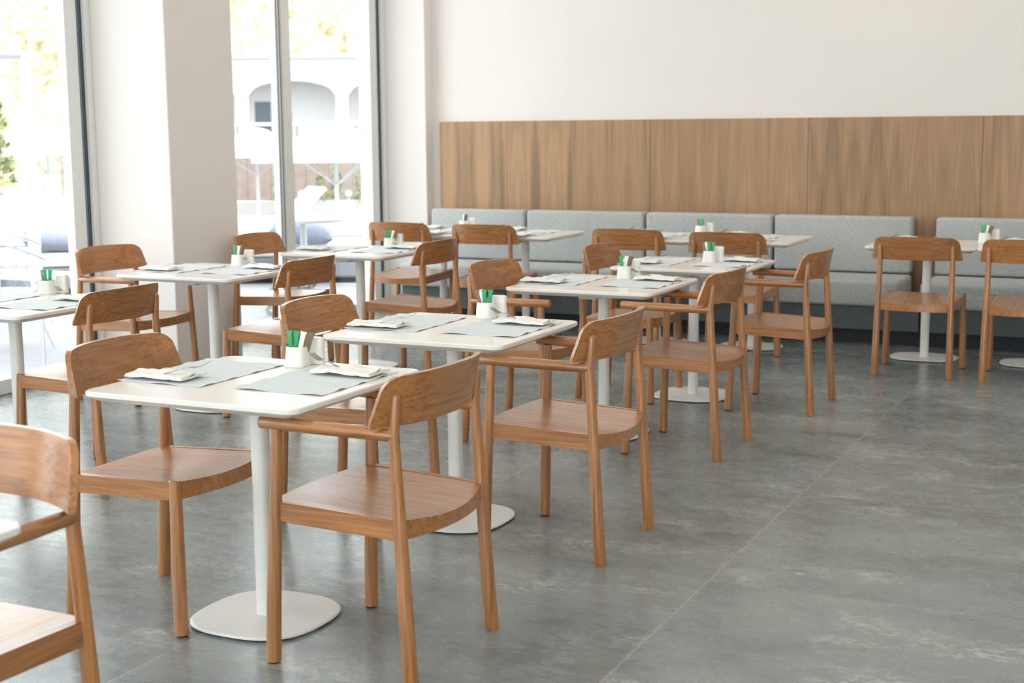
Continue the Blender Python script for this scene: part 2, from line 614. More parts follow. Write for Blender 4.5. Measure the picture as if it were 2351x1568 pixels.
def bench(x0, x1, splits, label, open_right):
    t = thing('bench', label, 'bench', ((x0 + x1) / 2, 9.8, 0))
    ox = (x0 + x1) / 2

    def P(nm, bm, mt, sm=40, lb=None):
        bmesh.ops.translate(bm, verts=bm.verts, vec=(-ox, -9.8, 0))
        return obj(nm, bm, mt, t, sm, lb)
    xe = -1.575 if open_right else x1
    P('toe_kick', B(x0 + .004, xe, 9.60, 10.10, .001, .10), 'toe_kick', None)
    P('seat_base', B(x0 + .002, xe, 9.53, 10.10, .10, .262, bevel=.004), 'fabric_dark', None)
    P('seat_cushion', cushion(x0, x1, 9.48, 10.03, .262, .432, .028), 'fabric')
    P('back_frame', B(x0 + .02, x1 - .02, 10.145, 10.203, .10, .80), 'veneer', None)
    for a, b in zip(splits, splits[1:]):
        P('back_cushion', cushion(a + .009, b - .009, 10.0, 10.142, .437, .828, .022), 'fabric')
    return t


bench(-5.49, -1.71, [-5.49, -4.648, -3.668, -2.692, -1.71], 'long grey upholstered wall bench with four back cushions', True)
bench(-1.568, 1.35, [-1.568, -.59, .39, 1.35], 'grey upholstered wall bench at the right edge, beyond the gap', False)
tag(obj('bench_shelf', B(-1.708, -1.575, 9.535, 10.10, .2622, .285, bevel=.002), 'veneer'),
    'small oak board lying in the gap between the two wall benches', 'shelf')


# ---------------------------------------------------------------- tables
def build_table(hx, hy, name, label, base_hx=.205, base_hy=.205):
    t = thing(name, label, 'table')
    r = .036
    bm = bmesh.new()
    prof = [(.0035, .725), (.0, .7215), (.0, .711), (.003, .7085), (.032, .6935), (.040, .6935)]
    loft(bm, [rrect(hx - i, hy - i, max(r - i * .6, .01), z) for i, z in prof])
    obj('tabletop', bm, 'laminate', t, 25)
    bm = bmesh.new()
    box(bm, -.13, .13, -.19, .19, .684, .6935, bevel=.002)
    box(bm, -.045, .045, -.205, .205, .668, .684, bevel=.003)
    mp = obj('mounting_plate', bm, 'bracket', t)
    for sx in (-1, 1):
        for sy in (-1, 1):
            obj('screw', T([((sx * .10, sy * .15, .679), .007), ((sx * .10, sy * .15, .685), .007)], seg=8), 'steel', mp)
    bm = bmesh.new()
    loft(bm, [superell(.026, .026, 2.6, z, 32) for z in (.010, .10, .40, .670)])
    col = obj('pole', bm, 'white_metal', t, 40)
    bm = bmesh.new()
    loft(bm, [superell(base_hx - i, base_hy - i, 2.75, z) for i, z in ((.004, .004), (.0, .006), (.0, .0105), (.003, .0128), (.010, .0135))])
    bp = obj('base_plate', bm, 'white_metal', t, 30)
    bm = bmesh.new()
    loft(bm, [superell(base_hx - .012, base_hy - .012, 2.75, z) for z in (.0003, .005)])
    obj('foot_pad', bm, 'black_rubber', bp)
    return t


TD = {
    'T0': ((-2.285, 1.585), 'the cropped table at the bottom left'),
    'T1': ((-2.443, 3.388), 'the nearest fully visible table'),
    'T2': ((-2.427, 4.590), 'the second table of the diagonal row'),
    'T3': ((-2.485, 6.225), 'the third table of the diagonal row'),
    'T4': ((-2.394, 7.309), 'the fourth, farthest table of the diagonal row'),
    'T7': ((-4.550, 4.560), 'the table cut off by the left edge'),
    'T5': ((-4.630, 6.050), 'the table in front of the white column'),
    'T6': ((-4.570, 7.430), 'the table at the far window'),
}
ROWT = {
    'T0': 'white square pedestal table cropped at the bottom left corner',
    'T1': 'white square pedestal table nearest the camera, with its whole square foot plate showing',
    'T2': 'white square pedestal table second along the diagonal row',
    'T3': 'white square pedestal table third along the diagonal row, its underside bracket showing',
    'T4': 'white square pedestal table fourth and farthest along the diagonal row',
    'T7': 'white square pedestal table cut off by the left edge of the photo',
    'T5': 'white square pedestal table in front of the white column',
    'T6': 'white square pedestal table beside the far window, past the column',
}
TG = 'white square pedestal tables in two rows'
proto_t = None
for k in ('T1', 'T2', 'T3', 'T4', 'T7', 'T5', 'T6', 'T0'):
    (x, y), _ = TD[k]
    if proto_t is None:
        proto_t = build_table(.360, .350, 'cafe_table', ROWT[k])
        proto_t.location = (x, y, 0)
        proto_t['group'] = TG
    else:
        dup(proto_t, (x, y, 0), 0, ROWT[k], TG)
WD = {
    'W1': ((-4.870, 9.065), 'the first bench table from the left'),
    'W2': ((-4.212, 9.065), 'the second bench table from the left'),
    'W3': ((-3.250, 9.120), 'the third bench table from the left'),
    'W4': ((-2.590, 9.130), 'the fourth bench table from the left'),
    'W5': ((-1.460, 9.085), 'the fifth bench table, third from the right'),
    'W6': ((-.800, 9.085), 'the rightmost bench table'),
}
WD['W5'] = ((-1.460, 9.085), 'the fifth bench table from the left')
ROWW = {
    'W1': 'white bench table first from the left, nearest the window pilaster',
    'W2': 'white bench table second from the left, pushed against the first',
    'W3': 'white bench table third from the left, left half of the middle pair',
    'W4': 'white bench table fourth from the left, right half of the middle pair',
    'W5': 'white bench table fifth from the left, in front of the gap between the benches',
    'W6': 'white bench table at the right edge of the photo',
}
WG = 'white tables pushed up in pairs to the wall bench'
proto_w = None
for k in WD:
    (x, y), _ = WD[k]
    if proto_w is None:
        proto_w = build_table(.329, .335, 'cafe_table', ROWW[k], .205, .16)
        proto_w.location = (x, y, 0)
        proto_w['group'] = WG
    else:
        dup(proto_w, (x, y, 0), 0, ROWW[k], WG)


# ---------------------------------------------------------------- chairs
# local frame: +x faces the table, origin on the floor between the front feet
def make_chair(arm):
    nm = 'dining_chair'
    t = thing(nm, nm, 'chair')
    RF, RS, RT = (.236, .231, .226) if arm else (.213, .208, .204)      # rear leg half spacing: foot, seat, top
    FF, FT = (.255, .240) if arm else (.230, .217)
    gl = []

    def glide(leg, x, y):
        obj('glide', T([((x, y, .0), .0165), ((x, y, .0075), .0165)], seg=14), 'black_rubber', leg)
    for s in (-1, 1):
        # rear leg, splayed backwards, thicker towards the floor
        ht = .764 if arm else .754
        pts = [((-.424, s * RF, .006), .0212), ((-.413, s * (RF - .002), .16), .0204), ((-.399, s * RS, .40), .0182), ((-.388, s * (RS - .002), .56), .0166),
               ((-.381, s * (RT + .001), .67), .0154), ((-.390, s * RT, ht), .0128)]
        lg = obj('leg', T(pts, seg=20, round_ends=1.0), 'oak_z', t, 50)
        lg.data.transform(Matrix.Identity(4))
        glide(lg, -.424, s * RF)
        if arm:
            pts = [((0, s * FF, .006), .0212), ((-.005, s * (FF - .003), .16), .0202), ((-.016, s * (FF - .010), .43), .0176), ((-.024, s * FT, .657), .0150)]
        else:
            pts = [((0, s * FF, .006), .0212), ((-.005, s * (FF - .004), .20), .0200), ((-.012, s * FT, .457), .0178)]
        lg = obj('leg', T(pts, seg=20, round_ends=.12), 'oak_z', t, 50)
        glide(lg, 0, s * FF)
        if arm:
            pts = [((.020, s * .247, .6720), .0176), ((-.10, s * .244, .6700), .0180), ((-.26, s * .236, .6675), .0178), ((-.381, s * .227, .6645), .0165)]
            obj('armrest', T(pts, seg=20, round_ends=.25), 'oak_x', t, 50)
    wf, wr = (.224, .214) if arm else (.206, .193)
    # seat: dished top, convex front and rear edges
    bm = bmesh.new()
    NU, NV = 20, 24

    def top(s, q):       # s across -1..1, q rear 0..1 front
        w = wr + (wf - wr) * q
        ur = -.405 - .040 * (1 - s * s)
        uf = -.002 + .032 * (1 - s * s)
        u = ur + (uf - ur) * q
        zz = .438 + .016 * q
        side = 1 - s ** 4
        dip = .015 * (1 - s * s) * (.95 - .55 * q)
        return u, s * w, zz - dip * side ** .5 if side > 0 else zz
    G = [[top(-1 + 2 * j / NV, i / NU) for j in range(NV + 1)] for i in range(NU + 1)]
    V = [[bm.verts.new(p) for p in row] for row in G]
    Bt = [[bm.verts.new((p[0], p[1], .438 + .016 * i / NU - .052)) for p in row] for i, row in enumerate(G)]
    for i in range(NU):
        for j in range(NV):
            bm.faces.new((V[i][j], V[i][j + 1], V[i + 1][j + 1], V[i + 1][j]))
            bm.faces.new((Bt[i][j], Bt[i + 1][j], Bt[i + 1][j + 1], Bt[i][j + 1]))
    for j in range(NV):
        bm.faces.new((V[0][j], Bt[0][j], Bt[0][j + 1], V[0][j + 1]))
        bm.faces.new((V[NU][j], V[NU][j + 1], Bt[NU][j + 1], Bt[NU][j]))
    for i in range(NU):
        bm.faces.new((V[i][0], V[i + 1][0], Bt[i + 1][0], Bt[i][0]))
        bm.faces.new((V[i][NV], Bt[i][NV], Bt[i + 1][NV], V[i + 1][NV]))
    obj('seat', bm, 'oak_x', t, 40)
    for s in (-1, 1):
        bm = bmesh.new()
        a, b = s * (wr + .0015), s * (wf + .0015)
        c = s * .023
        e0, e1 = -.398, -.012
        lo, hi = -.053, .0015
        v = [bm.verts.new(p) for p in (
            (e0, a, .438 + lo), (e0, a + c, .438 + lo), (e0, a + c, .438 + hi), (e0, a, .438 + hi),
            (e1, b, .454 + lo), (e1, b + c, .454 + lo), (e1, b + c, .454 + hi), (e1, b, .454 + hi))]
        for q in ((0, 1, 2, 3), (4, 7, 6, 5), (0, 4, 5, 1), (1, 5, 6, 2), (2, 6, 7, 3), (3, 7, 4, 0)):
            bm.faces.new([v[i] for i in q])
        bmesh.ops.bevel(bm, geom=bm.edges[:], offset=.0025, segments=2, affect='EDGES')
        obj('side_rail', bm, 'oak_x', t, 40)
    # backrest: bent plywood, wider below, round upper corners
    HB, HT = (.270, .250) if arm else (.248, .228)
    z0, z1, rc, th = (.686, .822, .040, .016) if arm else (.680, .812, .040, .016)
    sp = RT
    bm = bmesh.new()
    NZ, NS = 18, 36
    front, back = [], []
    for i in range(NZ + 1):
        q = i / NZ
        q = 1 - (1 - q) ** 1.7
        z = z0 + (z1 - z0) * q
        wv = HB + (HT - HB) * q
        if z > z1 - rc:
            d = (z - (z1 - rc))
            wv -= rc - math.sqrt(max(rc * rc - d * d, 0))
        if z < z0 + .006:
            wv -= .003
        fr_, bk_ = [], []
        for j in range(NS + 1):
            s = -1 + 2 * j / NS
            v = s * wv
            u = -.380 + .012 + .082 * ((abs(v) / .27) ** 2.5 - (sp / .27) ** 2.5) - (z - z0 - .06) * .22
            slope = 2.5 * .082 * (abs(v) / .27) ** 1.5 / .27 * (1 if v > 0 else -1)
            n = Vector((1, -slope, 0)).normalized()
            zc = z + .005 * (1 - s * s) * max(0, q - .3) / .7
            fr_.append(bm.verts.new((u, v, zc)))
            bk_.append(bm.verts.new((u - n.x * th, v - n.y * th, zc)))
        front.append(fr_); back.append(bk_)
    for i in range(NZ):
        for j in range(NS):
            bm.faces.new((front[i][j], front[i + 1][j], front[i + 1][j + 1], front[i][j + 1]))
            bm.faces.new((back[i][j], back[i][j + 1], back[i + 1][j + 1], back[i + 1][j]))
    for j in range(NS):
        bm.faces.new((front[0][j], front[0][j + 1], back[0][j + 1], back[0][j]))
        bm.faces.new((front[NZ][j], back[NZ][j], back[NZ][j + 1], front[NZ][j + 1]))
    for i in range(NZ):
        bm.faces.new((front[i][0], back[i][0], back[i + 1][0], front[i + 1][0]))
        bm.faces.new((front[i][NS], front[i + 1][NS], back[i + 1][NS], back[i][NS]))
    br = obj('backrest', bm, 'oak_y', t, 45)
    return t


R180 = PI
CH = [
    # key, arm, x, y, rot, label
    ('A', 1, -2.206, 3.345, R180 - .01, 'oak armchair nearest the camera, seen from behind, right of the nearest full table'),
    ('B', 1, -2.143, 4.512, R180, 'oak armchair seen from behind, right of the second table in the diagonal row'),
    ('C', 1, -2.235, 6.110, R180, 'oak armchair seen from behind, right of the third table in the diagonal row'),
    ('D', 1, -2.100, 7.250, R180, 'oak armchair seen from behind, right of the fourth and farthest table in the diagonal row'),
    ('E', 1, -2.270, 1.790, -PI / 2, 'blurred oak armchair cropped by the bottom left corner, facing the viewer'),
    ('H', 1, -2.592, 6.030, 0, 'oak armchair facing right at the left of the third table in the diagonal row'),
    ('K', 1, -5.020, 6.130, 0, 'oak armchair by the window pane, in front of the white column at its left'),
    ('F', 0, -2.570, 3.380, 0, 'oak armless chair facing right, on the left of the nearest full table'),
    ('G', 0, -2.600, 4.520, 0, 'oak armless chair facing right, on the left of the second table in the diagonal row'),
    ('I', 0, -2.530, 7.235, 0, 'oak armless chair facing right, on the left of the fourth, farthest row table'),
    ('J', 0, -4.370, 4.600, R180, 'oak armless chair with its dark back turned, at the table cut by the left edge'),
    ('M', 0, -4.400, 6.050, R180, 'oak armless chair seen from behind, right of the table before the column'),
    ('N', 0, -4.900, 7.360, 0, 'oak armless chair facing right against the far window glass'),
    ('O', 0, -4.335, 7.300, R180, 'oak armless chair seen from behind, right of the far window table'),
    ('P', 0, -4.990, 9.005, PI / 2, 'oak armless chair at the first bench table from the left, seen from behind'),
    ('Q', 0, -4.315, 8.985, PI / 2, 'oak armless chair at the second bench table from the left, seen from behind'),
    ('S1', 0, -3.240, 8.890, PI / 2, 'oak armless chair at the third bench table from the left, seen from behind'),
    ('S2', 0, -2.555, 8.800, PI / 2, 'oak armless chair at the fourth bench table from the left, seen from behind'),
    ('R1', 0, -1.414, 8.780, PI / 2, 'oak armless chair at the fifth bench table from the left, before the bench gap'),
    ('R2', 0, -.805, 8.765, PI / 2, 'oak armless chair cropped by the right edge of the photo'),
]
protos = {}
for key, arm, x, y, rot, lab in CH:
    grp = 'oak armchairs' if arm else 'oak armless chairs'
    if arm not in protos:
        protos[arm] = make_chair(arm)
        o = protos[arm]
        o.location = (x, y, 0); o.rotation_euler = (0, 0, rot)
        o['label'] = lab; o['group'] = grp
    else:
        dup(protos[arm], (x, y, 0), rot, lab, grp)
# one more chair stands at the table cut off by the left edge
dup(protos[0], (-5.03, 4.60, 0), 0, 'oak armless chair almost hidden behind the pole at the left edge', 'oak armless chairs')

# ---------------------------------------------------------------- table settings
ZT = .7252


def placemat_mesh():
    bm = bmesh.new()
    nx, ny = 20, 28
    hx, hy = .150, .210
    up = []
    rnd = random.Random(3)
    for i in range(nx + 1):
        row = []
        for j in range(ny + 1):
            x = -hx + 2 * hx * i / nx; y = -hy + 2 * hy * j / ny
            e = max(abs(x) / hx, abs(y) / hy)
            z = .0018 + .0035 * max(0, e - .9) / .1 * max(0, math.sin(y * 55 + x * 31)) + .0010 * math.sin(x * 23 + y * 41) * math.sin(y * 17)
            row.append((x, y, max(z, .0015)))
        up.append(row)
    a = [[bm.verts.new(p) for p in r] for r in up]
    b = [[bm.verts.new((p[0], p[1], max(p[2] - .0014, .0002))) for p in r] for r in up]
    for i in range(nx):
        for j in range(ny):
            bm.faces.new((a[i][j], a[i + 1][j], a[i + 1][j + 1], a[i][j + 1]))
            bm.faces.new((b[i][j], b[i][j + 1], b[i + 1][j + 1], b[i + 1][j]))
    ea = [a[i][0] for i in range(nx + 1)] + [a[nx][j] for j in range(1, ny + 1)] + [a[i][ny] for i in range(nx - 1, -1, -1)] + [a[0][j] for j in range(ny - 1, 0, -1)]
    eb = [b[i][0] for i in range(nx + 1)] + [b[nx][j] for j in range(1, ny + 1)] + [b[i][ny] for i in range(nx - 1, -1, -1)] + [b[0][j] for j in range(ny - 1, 0, -1)]
    n = len(ea)
    for k in range(n):
        bm.faces.new((ea[k], eb[k], eb[(k + 1) % n], ea[(k + 1) % n]))
    return bm


def napkin_mesh(arch):
    """folded cotton napkin, long side along x; arch lifts the middle"""
    bm = bmesh.new()
    nx, ny = 22, 10
    hx, hy = .105, .060
    def layer(zoff, sx, sy, dx, dy):
        a, b = [], []
        for i in range(nx + 1):
            ra, rb = [], []
            for j in range(ny + 1):
                x = -hx * sx + 2 * hx * sx * i / nx; y = -hy * sy + 2 * hy * sy * j / ny
                hump = arch * math.exp(-((x + .02) / .035) ** 2) * (.6 + .4 * (j / ny))
                rip = .0016 * math.sin(x * 60 + y * 40) + .0012 * math.sin(x * 130)
                fold = .004 * math.exp(-((y - hy * .35) / .010) ** 2)
                z = zoff + hump + rip + fold
                ra.append(bm.verts.new((x + dx, y + dy, z + .0045)))
                rb.append(bm.verts.new((x + dx, y + dy, max(z - .0012, .0022 + zoff * .3 + hump))))
            a.append(ra); b.append(rb)
        for i in range(nx):
            for j in range(ny):
                bm.faces.new((a[i][j], a[i + 1][j], a[i + 1][j + 1], a[i][j + 1]))
                bm.faces.new((b[i][j], b[i][j + 1], b[i + 1][j + 1], b[i + 1][j]))
        ea = [a[i][0] for i in range(nx + 1)] + [a[nx][j] for j in range(1, ny + 1)] + [a[i][ny] for i in range(nx - 1, -1, -1)] + [a[0][j] for j in range(ny - 1, 0, -1)]
        eb = [b[i][0] for i in range(nx + 1)] + [b[nx][j] for j in range(1, ny + 1)] + [b[i][ny] for i in range(nx - 1, -1, -1)] + [b[0][j] for j in range(ny - 1, 0, -1)]
        n = len(ea)
        for k in range(n):
            bm.faces.new((ea[k], eb[k], eb[(k + 1) % n], ea[(k + 1) % n]))
    layer(.0035, 1, 1, 0, 0)
    layer(.0085, .97, .62, -.002, -.018)
    return bm


def fork_mesh():
    """fork along +x: handle end at x=0, tine tips at x=.19"""
    bm = bmesh.new()
    th = .0016
    prof = [(0, .0055, 0), (.01, .0068, 0), (.05, .0048, .001), (.09, .0030, .003), (.115, .0030, .004), (.128, .0060, .0035), (.137, .0105, .001), (.147, .0122, -.001)]
    rings = []
    for x, hw, z in prof:
        rings.append([(x, -hw, z), (x, hw, z), (x, hw, z + th), (x, -hw, z + th)])
    loft(bm, rings)
    for k in range(4):
        yc = -.0096 + .0064 * k
        rr = []
        for x, w_, z in ((.1465, .0024, -.001), (.165, .0017, .001), (.182, .0014, .0055), (.191, .0006, .0085)):
            rr.append([(x, yc - w_, z), (x, yc + w_, z), (x, yc + w_, z + th), (x, yc - w_, z + th)])
        loft(bm, rr)
    return bm


MAT_ME = {}
def mesh_once(key, fn, mat, sm=45):
    if key not in MAT_ME:
        o = obj(key, fn(), mat, None, sm)
        me = o.data
        bpy.data.objects.remove(o)
        MAT_ME[key] = me
    return MAT_ME[key]


def place(name, me, loc, eul, label, cat, group):
    o = bpy.data.objects.new(name, me)
    COL.objects.link(o)
    o.location = loc
    o.rotation_euler = eul
    return tag(o, label, cat, group)


pm = mesh_once('placemat', placemat_mesh, 'placemat')
nkA = mesh_once('napkin', lambda: napkin_mesh(.003), 'napkin', 60)
nkB = mesh_once('napkin_arched', lambda: napkin_mesh(.008), 'napkin', 60)
fk = mesh_once('fork', fork_mesh, 'steel', 40)


def setting(cx, cy, ang, arched, where, fork_dir, jit):
    """one place setting; local +x points from the diner to the table middle, diner's mat 0.215 m from the centre"""
    ca, sa = math.cos(ang), math.sin(ang)

    def W(u, v): return cx + u * ca - v * sa, cy + u * sa + v * ca
    off = jit * .012
    x, y = W(-.225, .035 + off) if not arched else W(-.165 - .005, -.058 + off)
    place('placemat', pm, (x, y, ZT), (0, 0, ang + jit * .03), 'blue-grey placemat, ' + where, 'placemat', 'blue-grey placemats')
    if arched:
        nx_, ny_ = W(-.205, -.175)
    else:
        nx_, ny_ = W(-.265, -.093)
    place('napkin', nkB if arched else nkA, (nx_, ny_, ZT + .0062), (0, 0, ang + (PI if arched else 0) + jit * .05),
          'folded white napkin, ' + where, 'napkin', 'folded white napkins')
    a2 = fork_dir
    if arched:
        tx, ty = W(-.060, -.196)
        z0, pit = ZT + .0095, -.19
    else:
        tx, ty = W(-.122, -.062)
        z0, pit = ZT + .0095, -.20
    hx_, hy_ = tx - .185 * math.cos(a2), ty - .185 * math.sin(a2)
    place('fork', fk, (hx_, hy_, z0), (0, pit, a2), 'steel fork on the napkin, ' + where, 'fork', 'steel forks')


rj = random.Random(11)
for k in ('T1', 'T2', 'T3', 'T4', 'T7', 'T5', 'T6'):
    (x, y), desc = TD[k]
    setting(x, y, 0, False, 'left place of ' + desc, math.radians(26), rj.uniform(-1, 1) * (.3 if k == 'T1' else 1))
    setting(x, y, PI, True, 'right place of ' + desc, math.radians(163), rj.uniform(-1, 1) * (.3 if k == 'T1' else 1))
for k in WD:
    (x, y), desc = WD[k]
    setting(x, y, PI / 2, False, 'chair side of ' + desc, math.radians(112), rj.uniform(-1, 1))
    setting(x, y, -PI / 2, True, 'bench side of ' + desc, math.radians(73), rj.uniform(-1, 1))


# ---- cups with sachets and the shaker standing beside
def cup_mesh():
    bm = bmesh.new()
    out = [(.036, .0), (.0375, .002), (.0375, .009), (.0355, .012), (.0345, .03), (.0315, .062), (.0302, .064)]
    inn = [(.0290, .0625), (.0310, .03), (.0310, .008)]
    rings = [superell(r, r * .92, 3.2, z, 40) for r, z in out + inn]
    loft(bm, rings)
    return bm


def shaker_mesh():
    bm = bmesh.new()
    pr = [(.0, .0), (.002, .001), (.003, .010), (.001, .014), (-.001, .05), (.001, .078), (-.001, .083), (-.008, .085)]
    loft(bm, [superell(.031 + a, .0165 + a * .8, 3.0, z, 40) for a, z in pr])
    return bm


def shaker_holes():
    bm = bmesh.new()
    for k in range(3):
        tube(bm, [((-.008 + .008 * k, 0, .0846), .0013), ((-.008 + .008 * k, 0, .0853), .0013)], seg=8)
    return bm


def sachet_mesh():
    bm = bmesh.new()
    L = .105
    rr = []
    for q, hw, ht in ((0, .0088, .0006), (.06, .0088, .0010), (.10, .0078, .0028), (.3, .0070, .0036), (.7, .0070, .0036), (.9, .0078, .0028), (.94, .0098, .0010), (1, .0104, .0006)):
        rr.append([(-hw, -ht, q * L), (hw, -ht * .6, q * L), (hw, ht * .6, q * L), (-hw, ht, q * L)])
    loft(bm, rr)
    return bm


cupm = mesh_once('sachet_cup', cup_mesh, 'ceramic', 45)
shm = mesh_once('salt_shaker', shaker_mesh, 'ceramic', 45)
holem = mesh_once('shaker_hole', shaker_holes, 'black_rubber', 45)
sg = mesh_once('sachet_green', sachet_mesh, 'green_paper')
sw = mesh_once('sachet_white', sachet_mesh, 'white_paper')
sb = mesh_once('sachet_brown', sachet_mesh, 'brown_paper')


def cup_set(x, y, rot, desc, spec):
    place('sachet_cup', cupm, (x, y, ZT), (0, 0, rot), 'white ceramic cup holding sachets on ' + desc, 'cup', 'white ceramic sachet cups')
    c, s = math.cos(rot), math.sin(rot)
    dx, dy = .030, .060
    o = place('salt_shaker', shm, (x + dx * c - dy * s, y + dx * s + dy * c, ZT), (0, 0, rot), 'flat white ceramic shaker on ' + desc, 'shaker', 'white ceramic shakers')
    h = bpy.data.objects.new('shaker_hole', holem); COL.objects.link(h); h.parent = o
    for nm, me, px, py, lx, ly in spec:
        ox, oy = px * .001, py * .001
        place('sugar_sachet', me, (x + ox * c - oy * s, y + ox * s + oy * c, ZT + .0075), (math.radians(-ly), math.radians(lx), rot + px * .02),
              nm + ' sachet in the cup on ' + desc, 'sachet', 'sugar sachets in the cups')


SPA = [('left green', sg, -15, -4, -7, 2), ('right green', sg, -8, 6, 6, -4), ('white', sw, 2, -8, 13, 3), ('front brown', sb, 9, 2, 17, 0), ('rear brown', sb, 13, 11, 19, -6)]
SPB = [('left brown', sb, -12, -2, -18, 4), ('white', sw, -5, 5, -12, 2), ('left green', sg, 2, -7, -3, 0), ('right green', sg, 10, 3, 6, -3), ('rear brown', sb, -13, 9, -15, 2)]
SPC = [('green', sg, -12, -3, -4, 0), ('white', sw, 0, 4, 10, 2), ('front brown', sb, 5, -7, 12, 0), ('rear brown', sb, 9, 3, 14, -2), ('second white', sw, -2, -9, 8, 0)]
CUPS = [('T1', -2.468, 3.632, .12, SPA), ('T2', -2.430, 4.862, .05, SPB), ('T3', -2.454, 6.420, .1, SPC), ('T4', -2.330, 7.375, .0, SPB),
        ('T7', -4.655, 4.875, .0, SPB), ('T5', -4.645, 6.300, .1, SPC), ('T6', -4.470, 7.625, .1, SPA)]
for k, x, y, r, sp in CUPS:
    cup_set(x, y, r, TD[k][1], sp)
cup_set(-4.54 - .27, 9.28, -.5, WD['W1'][1], SPC)
cup_set(-3.005, 9.30, -.5, WD['W3'][1], SPB)
cup_set(-1.140, 9.22, -.5, WD['W6'][1], SPA)

# ---------------------------------------------------------------- outside
struct('patio', B(-14, XW - .12, -8, 26, -.14, -.02), 'patio').name = 'floor_patio'
struct('terrace', B(-60, -14, -20, 70, -1.2, -.95), 'patio').name = 'floor_terrace'
struct('terrace', B(-26, -12.2, 19.4, 27, -1.2, -.36), 'patio').name = 'floor_platform'


def hill():
    bm = bmesh.new()
    from mathutils import noise
    nx, ny = 150, 60
    V = []
    for i in range(nx + 1):
        row = []
        for j in range(ny + 1):
            t = i / nx; q = j / ny
            base = Vector((-75 + 75 * t, 18 + 48 * t + 4 * math.sin(t * 5), 0))
            nrm = Vector((-.6, .8, 0))
            p = base + nrm * (q * 26)
            z = -1 + 17 * q ** .8
            p3 = Vector((p.x, p.y, z))
            d = noise.fractal(p3 * .45, 1.0, 2.1, 5) * .9 + noise.noise(p3 * 1.3) * .5
            p3 += Vector((.45, -.55, .7)) * d
            row.append(bm.verts.new(p3))
        V.append(row)
    for i in range(nx):
        for j in range(ny):
            bm.faces.new((V[i][j], V[i + 1][j], V[i + 1][j + 1], V[i][j + 1]))
    return bm


tag(obj('hillside_scrub', hill(), 'hill', None, 60), 'sunlit yellowish scrub covering the hillside outside', 'shrubs', None, 'stuff')


def arch_building():
    t = thing('arcade_building', 'white building with wide arches seen through the far window', 'building', (-22, 34.2, 0), math.radians(27))
    # front wall in local xz plane (x to the right), arches cut by building pillars + curved heads
    bm = bmesh.new()
    zt, zs, za = 3.48, 2.45, 2.85
    zb = -1.0
    xs = []
    x = -4.97
    span, pier = 2.43, .36
    while x < 8:
        xs.append(x); x += span + pier
    dy = .45
    for k, x0 in enumerate(xs):
        # pier left of this arch
        box(bm, x0 - pier, x0, 0, dy, zb, zt)
        n = 14
        for i in range(n):
            a0 = i / n; a1 = (i + 1) / n
            def zz(a): return zs + (za - zs) * math.sin(math.acos(1 - 2 * a)) if 0 < a < 1 else zs
            p0, p1 = x0 + span * a0, x0 + span * a1
            v = [bm.verts.new(c) for c in ((p0, 0, zz(a0)), (p1, 0, zz(a1)), (p1, 0, zt), (p0, 0, zt), (p0, dy, zz(a0)), (p1, dy, zz(a1)), (p1, dy, zt), (p0, dy, zt))]
            for q in ((0, 1, 2, 3), (4, 7, 6, 5), (0, 4, 5, 1), (3, 2, 6, 7)):
                bm.faces.new([v[i_] for i_ in q])
    obj('arcade_wall', bm, 'render', t)
    obj('rear_wall', B(-5.3, 9.0, 1.3, 1.6, zb, zt - .2), 'canvas', t)
    obj('roof', B(-5.4, 9.1, -.05, 1.7, zt, zt + .12), 'render', t)
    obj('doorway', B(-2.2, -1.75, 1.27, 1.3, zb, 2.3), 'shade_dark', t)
    return t


arch_building()


def railing():
    t = thing('railing', 'low railing in front of the arches outside', 'railing', (-20.6, 30.6, 0), math.radians(26))
    obj('handrail', B(-6, 6, -.03, .03, 1.60, 1.68), 'outdoor_white', t)
    obj('lower_rail', B(-6, 6, -.015, .015, .95, .99), 'rail_grey', t)
    for k in range(25):
        x = -6 + .5 * k
        obj('baluster', B(x - .015, x + .015, -.015, .015, -1, 1.6), 'rail_grey', t)


railing()


def fence():
    t = thing('timber_fence', 'pale vertical board fence behind the parasols', 'fence', (-16.9, 25.4, 0), math.radians(22))
    bm = bmesh.new()
    for k in range(40):
        x = -5 + .25 * k
        box(bm, x, x + .24, 0, .04 + .01 * (k % 2), -.1, 1.12)
    obj('boards', bm, 'timber_pale', t)
    obj('cap_rail', B(-5, 5, -.02, .07, 1.12, 1.16), 'outdoor_white', t)


fence()
pl = thing('planter_wall', 'low white planter wall under the board fence', 'planter', (-15.8, 23.6, 0), math.radians(24))
obj('planter_body', B(-5, 5, 0, .5, -.3, .08), 'render', pl)


def bush(name, label, cat, loc, r, h, n, mat='leaf', group=None, size=.05):
    bm = bmesh.new()
    rnd = random.Random(str(loc))
    for k in range(n):
        a = rnd.uniform(0, 2 * PI); q = rnd.random() ** .5; z = rnd.random()
        p = Vector((r * q * math.cos(a) * (1 - .5 * z), r * q * math.sin(a) * (1 - .5 * z), h * z))
        nrm = Vector((rnd.uniform(-1, 1), rnd.uniform(-1, 1), rnd.uniform(0, 1))).normalized()
        s = nrm.orthogonal().normalized(); tt = nrm.cross(s)
        l = size * rnd.uniform(.7, 1.4)
        vs = [bm.verts.new(p + s * l), bm.verts.new(p + tt * l * .45 + nrm * l * .1), bm.verts.new(p - s * l), bm.verts.new(p - tt * l * .45 + nrm * l * .1)]
        bm.faces.new(vs)
    o = obj(name, bm, mat)
    o.location = loc
    return tag(o, label, cat, group)


